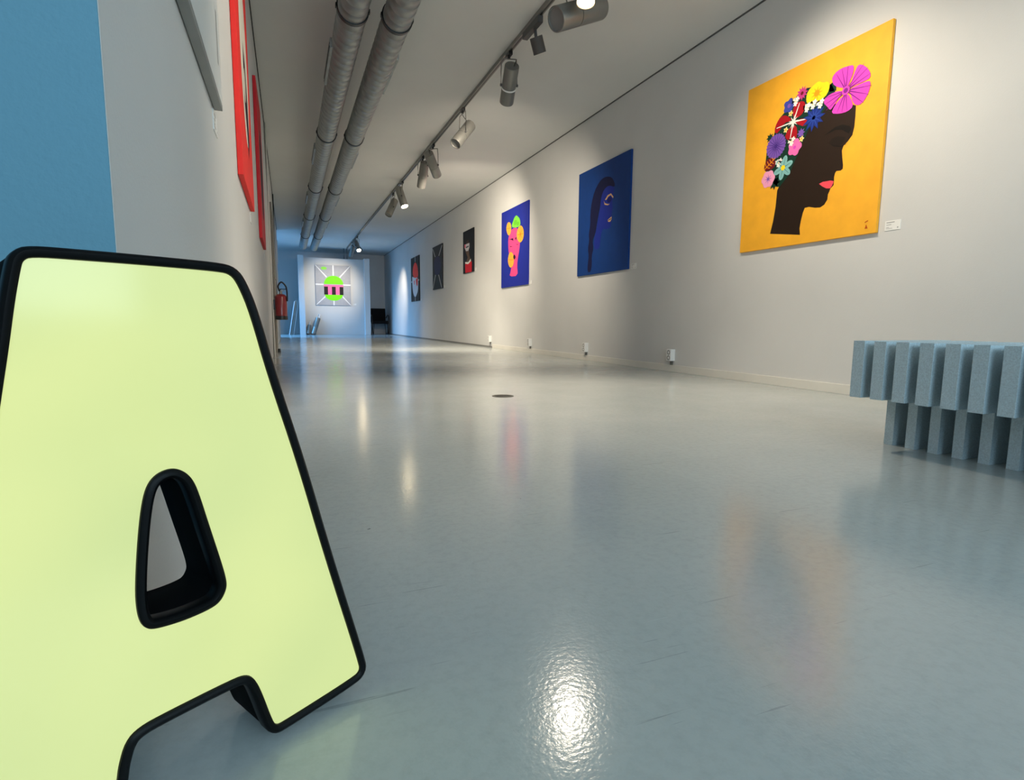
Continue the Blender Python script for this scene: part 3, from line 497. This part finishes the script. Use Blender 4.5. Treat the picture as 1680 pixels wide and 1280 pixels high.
c = FC['teal']; fl('te', [m_teal, m_teald, m_yf], [(disc((c[0] + 0.045 * math.cos(t), c[1] + 0.045 * math.sin(t)), 0.038, 0.022, 14, t), 4 + k % 2, 0) for k, t in enumerate([0.3 + 2 * PI * k / 6 for k in range(6)])] + [(line(c, (c[0] + 0.07 * math.cos(t), c[1] + 0.07 * math.sin(t)), 0.003, 0.001), 6, 1) for t in [0.3 + 2 * PI * k / 6 for k in range(6)]] + [(disc(c, 0.018), 7, 2)], 'teal flower with a yellow centre')
c = FC['lpink']; fl('lp', [m_lpk, m_vio], [(lobed(c, 0.062, 6, 0.12), 4, 0), (star(c, 0.036, 0.008, 8), 5, 1)], 'pale pink flower')
c = FC['sp']; fl('s', [m_vio], [(star(c, 0.034, 0.018, 8), 4, 0)], 'tiny violet flower')
for k in ('w1', 'w2', 'w3', 'w4', 'w5', 'w6'):
    c = FC[k]; fl(k, [m_wht, m_cream], [(lobed((c[0] + dx, c[1] + dy), 0.019, 5, 0.4), 3 + i, 0) for i, (dx, dy) in enumerate(((-0.014, 0.006), (0.014, 0.01), (0.002, -0.016)))] + [(disc(c, 0.005), 7, 1)], 'cluster of tiny white flowers')
for k in ('y1', 'y2', 'y3'): fl(k, [m_cream, m_or], [(lobed(FC[k], 0.02, 5, 0.45), 4, 0), (disc(FC[k], 0.006), 5, 1)], 'tiny cream flower')
pol = [(smooth2(Y['leaf'], 1), 4, 0), (line((0.20, 0.575), (0.295, 0.635), 0.003), 5, 1)] + [(line((0.22 + 0.02 * i, 0.588 + 0.013 * i), (0.205 + 0.02 * i, 0.62 + 0.008 * i), 0.0025), 5, 1) for i in range(4)] + [(line((0.22 + 0.02 * i, 0.588 + 0.013 * i), (0.25 + 0.018 * i, 0.575 + 0.012 * i), 0.0025), 5, 1) for i in range(3)]
K.shape('painted_leaf', pol, [m_dk, m_or], 'dark red leaf with yellow veins')
K.shape('painted_signature', [(Y['sig'], 1, 0), (line((1.016, 0.07), (1.036, 0.078), 0.003), 1, 0)], [C('rust', 190, 80, 20)])

# dark blue: profile with a long braid
K = Canvas('painting', 'dark-blue painting of a blue face in profile with a long dark braid', (RX, 6.098, 1.008), RA, RN, 1.093, 1.198, 0.022, C('deepblue', 10, 58, 128))
B = ART['B']; m_hair = C('bluehair', 14, 18, 62); m_gold = C('gold', 205, 165, 120)
K.shape('painted_face', [(smooth2(B['face'], 1), 0, 0)], [C('faceblue', 22, 42, 140)])
K.shape('painted_hair', [(smooth2(B['hair'], 1), 1, 0)], [m_hair])
K.shape('painted_eye', [(B['eye'], 2, 0), (B['eye2'], 2, 0), (disc((0.70, 0.772), 0.045, 0.028), 2, 1)], [m_gold, C('eyeblue', 14, 24, 100)])
K.shape('painted_lips', [(B['lips'], 2, 0), (line((0.685, 0.556), (0.755, 0.566), 0.004), 3, 1)], [m_gold, m_hair], 'gold lips')

# royal blue: pink face with fruit
K = Canvas('painting', 'royal-blue painting of a pink face wearing orange slices and a green top', (RX, 8.705, 1.008), RA, RN, 1.095, 1.203, 0.022, C('royalblue', 28, 42, 150))
P = ART['P']; m_face = C('hotpink', 236, 72, 132); m_slice = C('slice', 252, 170, 60); m_sl2 = C('sliceline', 236, 140, 30); m_lime = C('lime', 120, 205, 60); m_ink = C('ink', 30, 16, 40)
K.shape('painted_face', [(smooth2(P['face'], 1), 0, 0)], [m_face])
K.shape('painted_green_top', [(smooth2(P['top'], 1), 1, 0), (disc((0.60, 0.96), 0.06, 0.04), 2, 1), (disc((0.70, 0.93), 0.05, 0.03), 2, 1)], [m_lime, C('lime2', 100, 185, 45)])
for k in ('o1', 'o2', 'o3'):
    pl = P[k]; g = (sum(q[0] for q in pl) / len(pl), sum(q[1] for q in pl) / len(pl))
    K.shape('painted_orange_slice', [(smooth2(pl, 1), 2, 0)] + [(line(g, (g[0] + 0.75 * (pl[i][0] - g[0]), g[1] + 0.75 * (pl[i][1] - g[1])), 0.006), 3, 1) for i in range(0, 8, 1 if k == 'o2' else 2)], [m_slice, m_sl2])
K.shape('painted_eyes', [(P[k], 3, 0) for k in ('b1', 'b2', 'l1', 'l2')], [m_ink])
K.shape('painted_mouth', [(smooth2(P['mouth'], 1), 4, 0)], [m_ink])

# small black portrait
K = Canvas('painting', 'small black painting of a pale-faced figure in a red top', (RX, 10.862, 1.403), RA, RN, 0.68, 0.812, 0.02, C('black', 14, 16, 22))
Q = ART['Q']
K.shape('painted_neck', [(Q['skin'], 0, 0), (Q['hair'], 1, 1)], [C('umber', 92, 70, 56), C('brown', 62, 44, 34)])
K.shape('painted_face', [(Q['face'], 1, 0), (Q['eyes'], 2, 1), (Q['pink'], 2, 2)], [C('pale', 200, 196, 200), C('greyblue', 60, 62, 80), C('rose', 230, 120, 140)])
K.shape('painted_top', [(Q['red'], 1, 0), (Q['collar'], 2, 1)], [C('scarlet', 205, 22, 38), m_wht])

# navy canvas with rays in the corners
K = Canvas('painting', 'black and navy painting with pale rays running in from its four corners', (RX, 13.38, 1.212), RA, RN, 0.915, 1.0, 0.02, C('offblack', 16, 18, 28))
X = ART['X']
K.shape('painted_dark_field', [(smooth2(X['navy'], 2), 0, 0)], [C('darknavy', 22, 20, 70)])
m_ray = C('palegrey', 170, 168, 165)
for k in 'abcd': K.shape('painted_ray', [(X[k], 1, 0)], [m_ray])

# red and white oval on black
K = Canvas('painting', 'black painting of a tall oval, red above and white below', (RX, 15.92, 1.008), RA, RN, 1.055, 1.202, 0.022, C('charcoal', 26, 24, 24))
R_ = ART['R']
K.shape('painted_oval', [(smooth2(R_['white'], 1), 0, 0), (smooth2(R_['dome'], 1), 1, 1), (R_['d1'], 2, 1), (R_['d2'], 2, 1)], [C('offwhite', 215, 215, 220), C('vermilion', 245, 62, 52)])
K.shape('painted_lines', [(R_[k], 1, 0) for k in ('v1', 'v2', 'h', 'h2')], [C('linegrey', 190, 188, 185)])

# grey canvas with white rays on the partition: plain shapes in its colours
K = Canvas('painting', 'grey painting on the far partition with white rays and green, pink and black shapes', (0.885, 19.1635, 0.955), (1, 0, 0), (0, -1, 0), 1.095, 1.285, 0.035, C('silvergrey', 168, 168, 172))
rays = [((0.0, 1.285), (0.35, 0.9)), ((1.095, 1.285), (0.75, 0.9)), ((0.0, 0.0), (0.33, 0.32)), ((1.095, 0.0), (0.80, 0.32)), ((0.555, 1.285), (0.555, 0.95)), ((0.555, 0), (0.555, 0.15)), ((0, 0.665), (0.25, 0.665)), ((1.095, 0.665), (0.85, 0.665))]
m_ray = C('raywhite', 228, 228, 228)
for a_, b_ in rays: K.shape('painted_ray', [(line(a_, b_, 0.022), 0, 0)], [m_ray])
gre = C('acidgreen', 118, 235, 20)
K.shape('painted_green_dome', [([(0.56 + 0.30 * math.cos(t), 0.68 + 0.27 * math.sin(t)) for t in [PI * k / 20 for k in range(21)]], 1, 0), (disc((0.27, 1.18), 0.09, 0.05), 1, 1)], [gre, C('softgreen', 140, 220, 80)])
K.shape('painted_stripes', [([(0.26, 0.66), (0.86, 0.66), (0.86, 0.60), (0.26, 0.60)], 1, 0)] + [([(0.26 + 0.12 * i, 0.60), (0.38 + 0.12 * i, 0.60), (0.38 + 0.12 * i, 0.34), (0.26 + 0.12 * i, 0.34)], 1, (1, 0, 1, 0, 1)[i]) for i in range(5)], [C('candypink', 245, 110, 165), C('jet', 18, 16, 20)])
K.shape('painted_green_bowl', [([(0.56 + 0.28 * math.cos(t), 0.34 - 0.19 * math.sin(t)) for t in [PI * k / 20 for k in range(21)]], 1, 0)], [gre])

# left wall: grey-framed picture and two red canvases
LX, LRA, LRN = XL + 0.0235, (0, 1, 0), (1, 0, 0)
K = Canvas('framed_picture', 'grey-framed white picture hung nearest the camera on the left wall', (LX, 1.02, 1.05), LRA, LRN, 0.886, 1.10, 0.022, noisy(mat('frame_grey', (0.30, 0.31, 0.30), 0.5), 0.05, 8), 'frame')
K.shape('picture_mount', [([(0.012, 0.012), (0.874, 0.012), (0.874, 1.088), (0.012, 1.088)], 0, 0)], [mat('mount_white', (0.74, 0.76, 0.75), 0.5)], 'white mount')
K.shape('printed_text_line', [([(0.80, 0.10), (0.82, 0.10), (0.82, 0.24), (0.80, 0.24)], 1, 0)], [M_print])
m_r = C('signalred', 240, 52, 46)
K = Canvas('painting', 'bright red painting on the left wall nearer the camera, with a cream and black shape', (LX, 2.76, 1.072), LRA, LRN, 0.90, 1.18, 0.022, m_r)
K.shape('painted_shape', [(disc((0.46, 0.66), 0.26, 0.42, 28), 0, 0), ([(0.40, 0.72), (0.52, 0.66), (0.60, 0.5), (0.62, 0.3), (0.54, 0.2), (0.46, 0.32), (0.36, 0.42)], 1, 1), (disc((0.42, 0.52), 0.05, 0.08), 2, 0)], [C('creamwhite', 226, 220, 206), m_ink])
K = Canvas('painting', 'darker red painting further along the left wall, with a black shape', (LX, 4.78, 1.075), LRA, LRN, 0.80, 1.18, 0.022, C('crimson', 205, 38, 46))
K.shape('painted_shape', [(disc((0.44, 0.56), 0.22, 0.36, 28), 0, 0)], [m_ink])

def caption(label, p0, a, n, w=0.092, h=0.056):
    a, n = Vector(a), Vector(n); p0 = Vector(p0); c = p0 + a * w / 2 + Vector((0, 0, h / 2))
    root = thing('caption_card', label, 'caption card', c, 'white caption cards beside the paintings')
    bm = BM(); lo = p0; hi = p0 + a * w + Vector((0, 0, h)) + n * 0.003
    box(bm, min(lo.x, hi.x), max(lo.x, hi.x), min(lo.y, hi.y), max(lo.y, hi.y), lo.z, hi.z); obj('card', bm, M_card, root)
    bm = BM()
    for x0, x1, z0, z1 in ((0.10, 0.62, 0.78, 0.86), (0.10, 0.42, 0.55, 0.61), (0.10, 0.28, 0.30, 0.35), (0.10, 0.50, 0.18, 0.22), (0.80, 0.88, 0.16, 0.28)):
        f = bm.faces.new([bm.verts.new(p0 + a * (w * x) + Vector((0, 0, h * z)) + n * 0.0035) for x, z in ((x0, z0), (x1, z0), (x1, z1), (x0, z1))])
    obj('printed_lines', bm, M_print, root, 'keep')
Z1 = 1.003
caption('white caption card right of the yellow painting', (XR, 2.323, Z1), RA, RN)
caption('white caption card right of the dark-blue profile painting', (XR, 4.972, Z1), RA, RN)
caption('white caption card right of the pink-face painting', (XR, 7.607, Z1), RA, RN)
caption('white caption card right of the small black portrait', (XR, 10.18, 1.41), RA, RN)
caption('white caption card right of the navy canvas with corner rays', (XR, 12.43, 1.215), RA, RN)
caption('white caption card right of the red and white oval painting', (XR, 14.82, Z1), RA, RN)
caption('white caption card right of the grey painting on the partition', (2.055, 19.2, 0.972), (1, 0, 0), (0, -1, 0))
LA, LNn = (0, 1, 0), (1, 0, 0)
caption('white caption card below the end of the grey-framed picture', (XL, 1.86, 0.985), LA, LNn)
caption('white caption card just past the near red painting', (XL, 3.60, 1.005), LA, LNn)
caption('white caption card past the far red painting', (XL, 5.70, 1.02), LA, LNn)

# ------------------------------------------------------------------ sockets on the right wall
def socket(y, label):
    zc = 0.155; h = 0.108; w_ = 0.062; dp = 0.05
    root = thing('power_socket', label, 'socket', (XR, y, zc), 'white double sockets along the right wall')
    bm = BM(); box(bm, XR - dp, XR, y - w_ / 2, y + w_ / 2, zc - h / 2, zc + h / 2, 0.003); obj('socket_box', bm, M_plastic, root)
    for dz in (-0.025, 0.025):
        bm = BM(); lathe(bm, (XR - dp - 0.0005, y, zc + dz), (1, 0, 0), [(0, 0.021), (0.0004, 0.019), (0.0008, 0)], 20); so = obj('socket_face', bm, mat('socket_recess', (0.10, 0.10, 0.10), 0.6) if 'socket_recess' not in bpy.data.materials else bpy.data.materials['socket_recess'], root, 'keep')
    for dy in (-0.010, 0.012):
        bm = BM(); tube(bm, [(XR - 0.012, y + dy, zc - h / 2 + 0.004), (XR - 0.012, y + dy, 0.062)], 0.0055, 8); obj('conduit', bm, M_silver, root, True)
socket(4.24, 'white double socket low on the wall, nearest to the blue-grey bench')
socket(5.85, 'white double socket low on the wall under the dark-blue profile painting')
socket(7.51, 'white double socket low on the wall just right of the pink-face painting')
socket(9.26, 'white double socket at the far end of the skirting board')

# ------------------------------------------------------------------ floor drain
root = thing('floor_drain', 'round dark metal drain cover set in the middle of the floor', 'drain', (1.196, 3.11, 0))
bm = BM(); lathe(bm, (1.196, 3.11, 0.0), (0, 0, 1), [(0.0, 0.066), (0.0015, 0.065), (0.0018, 0.058), (0.0012, 0.056), (0.0012, 0)], 36); obj('drain_cover', bm, noisy(mat('drain_metal', (0.085, 0.085, 0.07), 0.55, 0.3), 0.2, 60), root, True)
bm = BM()
for k in range(-3, 4): box(bm, 1.196 + k * 0.013 - 0.003, 1.196 + k * 0.013 + 0.003, 3.11 - 0.04, 3.11 + 0.04, 0.0012, 0.0016)
obj('drain_slots', bm, M_inner, root)

# ------------------------------------------------------------------ fire extinguisher
ex, ey = -0.073, 8.7
root = thing('fire_extinguisher', 'red fire extinguisher hung on the left wall', 'fire extinguisher', (ex, ey, 0.455))
bm = BM(); lathe(bm, (ex, ey, 0.455), (0, 0, 1), [(0.05, 0.078), (0.052, 0.080), (0.32, 0.080), (0.345, 0.072), (0.362, 0.05), (0.368, 0.02), (0.368, 0)], 32); obj('cylinder', bm, M_red, root, True)
bm = BM(); lathe(bm, (ex, ey, 0.455), (0, 0, 1), [(0.0, 0), (0.0, 0.076), (0.004, 0.084), (0.052, 0.084), (0.056, 0.0795)], 32); obj('base_skirt', bm, M_black, root, True)
bm = BM(); lathe(bm, (ex, ey, 0.82), (0, 0, 1), [(0, 0.022), (0.03, 0.022), (0.032, 0.016), (0.055, 0.016), (0.055, 0)], 16); box(bm, ex - 0.02, ex + 0.05, ey - 0.012, ey + 0.012, 0.862, 0.874, 0.003); hd = obj('valve', bm, M_silver, root, True, 'silver valve')
bm = BM(); box(bm, ex - 0.01, ex + 0.075, ey - 0.011, ey + 0.011, 0.886, 0.897, 0.003); box(bm, ex - 0.015, ex + 0.005, ey - 0.01, ey + 0.01, 0.874, 0.89, 0.002); obj('squeeze_lever', bm, M_black, hd)
bm = BM(); tube(bm, curve([(ex - 0.015, ey - 0.02, 0.86), (ex - 0.03, ey - 0.05, 0.93), (ex + 0.015, ey - 0.075, 0.985), (ex + 0.07, ey - 0.07, 0.93), (ex + 0.085, ey - 0.045, 0.84), (ex + 0.084, ey - 0.03, 0.72)], 8), 0.011, 10); obj('hose', bm, M_black, root, True)
bm = BM()
for k in range(6): box(bm, ex + 0.0795, ex + 0.0812, ey - 0.018, ey + 0.018, 0.60 + k * 0.027, 0.612 + k * 0.027)
for i, (h0, h1) in enumerate(((0, 1),)):
    b2 = bmesh.new(); rows = []
    for kz in range(2):
        rows.append([b2.verts.new((ex + 0.0808 * math.cos(t), ey + 0.0808 * math.sin(t), 0.60 + 0.16 * kz)) for t in [math.radians(-62 + 8 * q) for q in range(5)]])
    for q in range(4): b2.faces.new([rows[0][q], rows[0][q + 1], rows[1][q + 1], rows[1][q]])
    b2.free()
obj('printed_label', bm, M_card, root)
bm = BM(); box(bm, XL, ex - 0.078, ey - 0.02, ey + 0.02, 0.60, 0.74, 0.003); obj('wall_bracket', bm, M_black, root)

# ------------------------------------------------------------------ things at the far end
# leaning boards behind the left post
def board(label, x0, x1, y0, y1, xt, h, th_, m):
    """thin board standing on edge, leaning towards +x"""
    root_o = (x0, (y0 + y1) / 2, 0); bm = BM()
    pts = [(x0, 0), (x0 + th_, 0), (xt + th_, h), (xt, h)]
    lo = [bm.verts.new((p[0], y0, p[1])) for p in pts]; hi = [bm.verts.new((p[0], y1, p[1])) for p in pts]
    bm.faces.new(lo); bm.faces.new(hi[::-1])
    for k in range(4): bm.faces.new([lo[k], hi[k], hi[(k + 1) % 4], lo[(k + 1) % 4]])
    bmesh.ops.bevel(bm, geom=bm.edges[:], offset=0.003, segments=1, affect='EDGES')
    return tag(obj('leaning_board', bm, m, None, origin=root_o), label, 'board', 'boards leaning at the partition')
M_board_w = noisy(mat('white_board', (0.62, 0.65, 0.66), 0.5), 0.04, 5); M_board_g = noisy(mat('grey_board', (0.20, 0.22, 0.20), 0.6), 0.1, 6)
board('pale board with a white edge leaning outermost beside the left post', 0.040, 0, 19.05, 19.75, 0.225, 1.06, 0.028, M_board_w)
board('dark grey-green board leaning between the pale board and the post', 0.085, 0, 19.08, 19.85, 0.262, 1.08, 0.05, M_board_g)
board('grey board leaning closest to the left partition post', 0.155, 0, 19.1, 19.8, 0.320, 1.05, 0.035, noisy(mat('mid_grey_board', (0.33, 0.36, 0.36), 0.6), 0.08, 6))
# two spotlights leaning against the partition
def loose_spot(label, base, top, r, m, seed):
    B_, T_ = Vector(base), Vector(top); ax = (T_ - B_).normalized(); Ln = (T_ - B_).length
    root = thing('loose_spotlight', label, 'spotlight', B_, 'loose spotlights leaning against the partition')
    bm = BM(); lathe(bm, B_, ax, [(0.002, 0), (0.002, r * 0.8), (0, r * 0.85), (0, r), (Ln * 0.40, r), (Ln * 0.40, r * 0.93), (Ln * 0.43, r * 0.93)], 24); obj('lamp_head', bm, m, root, True)
    bm = BM(); lathe(bm, B_, ax, [(Ln * 0.43, r * 0.93), (Ln * 0.45, r * 1.02), (Ln, r * 1.02), (Ln, r * 0.85), (Ln - 0.004, 0)], 24); obj('lamp_body', bm, M_silver, root, True)
    _, s_, u_ = frame(ax); bm = BM()
    tube(bm, curve([T_ - s_ * r, T_ + ax * 0.09 - s_ * r * 0.8, T_ + ax * 0.12 + s_ * r * 0.2, T_ + ax * 0.08 + s_ * r * 0.9, T_ + s_ * r]), 0.012, 8); obj('bracket', bm, M_white, root, True, 'white bracket')
loose_spot('larger grey spotlight leaning at the foot of the partition', (0.77, 19.02, 0.03), (0.93, 19.07, 0.54), 0.075, M_silver, 1)
loose_spot('smaller beige-grey spotlight leaning by the left post', (0.605, 19.03, 0.03), (0.66, 19.1, 0.31), 0.06, noisy(mat('beige_metal', (0.28, 0.26, 0.22), 0.5, 0.3), 0.05, 9), 2)
# dark armchair to the right of the partition
cx, cy = 2.98, 19.75
root = thing('armchair', 'black armchair in the dark corner right of the partition', 'chair', (cx, cy, 0))
bm = BM(); box(bm, cx - 0.26, cx + 0.26, cy - 0.27, cy + 0.27, 0.36, 0.47, 0.03); obj('seat', bm, M_chair, root, True)
bm = BM(); obox(bm, (cx - 0.01, cy + 0.27, 0.66), (0, 0.16, 1), 0.24, 0.26, 0.035, 0.025, side=(1, 0, 0)); obj('backrest', bm, M_chair, root, True)
for sx in (-1, 1):
    bm = BM(); tube(bm, curve([(cx + sx * 0.27, cy - 0.24, 0.0), (cx + sx * 0.28, cy - 0.24, 0.35), (cx + sx * 0.285, cy - 0.18, 0.63), (cx + sx * 0.285, cy + 0.1, 0.65), (cx + sx * 0.275, cy + 0.27, 0.58)]), 0.018, 10); obj('armrest', bm, M_black, root, True)
    for sy in (-1, 1):
        bm = BM(); tube(bm, [(cx + sx * 0.22, cy + sy * 0.22, 0.38), (cx + sx * 0.25, cy + sy * 0.25, 0.0)], 0.016, 8); obj('leg', bm, M_darkgrey, root, True)
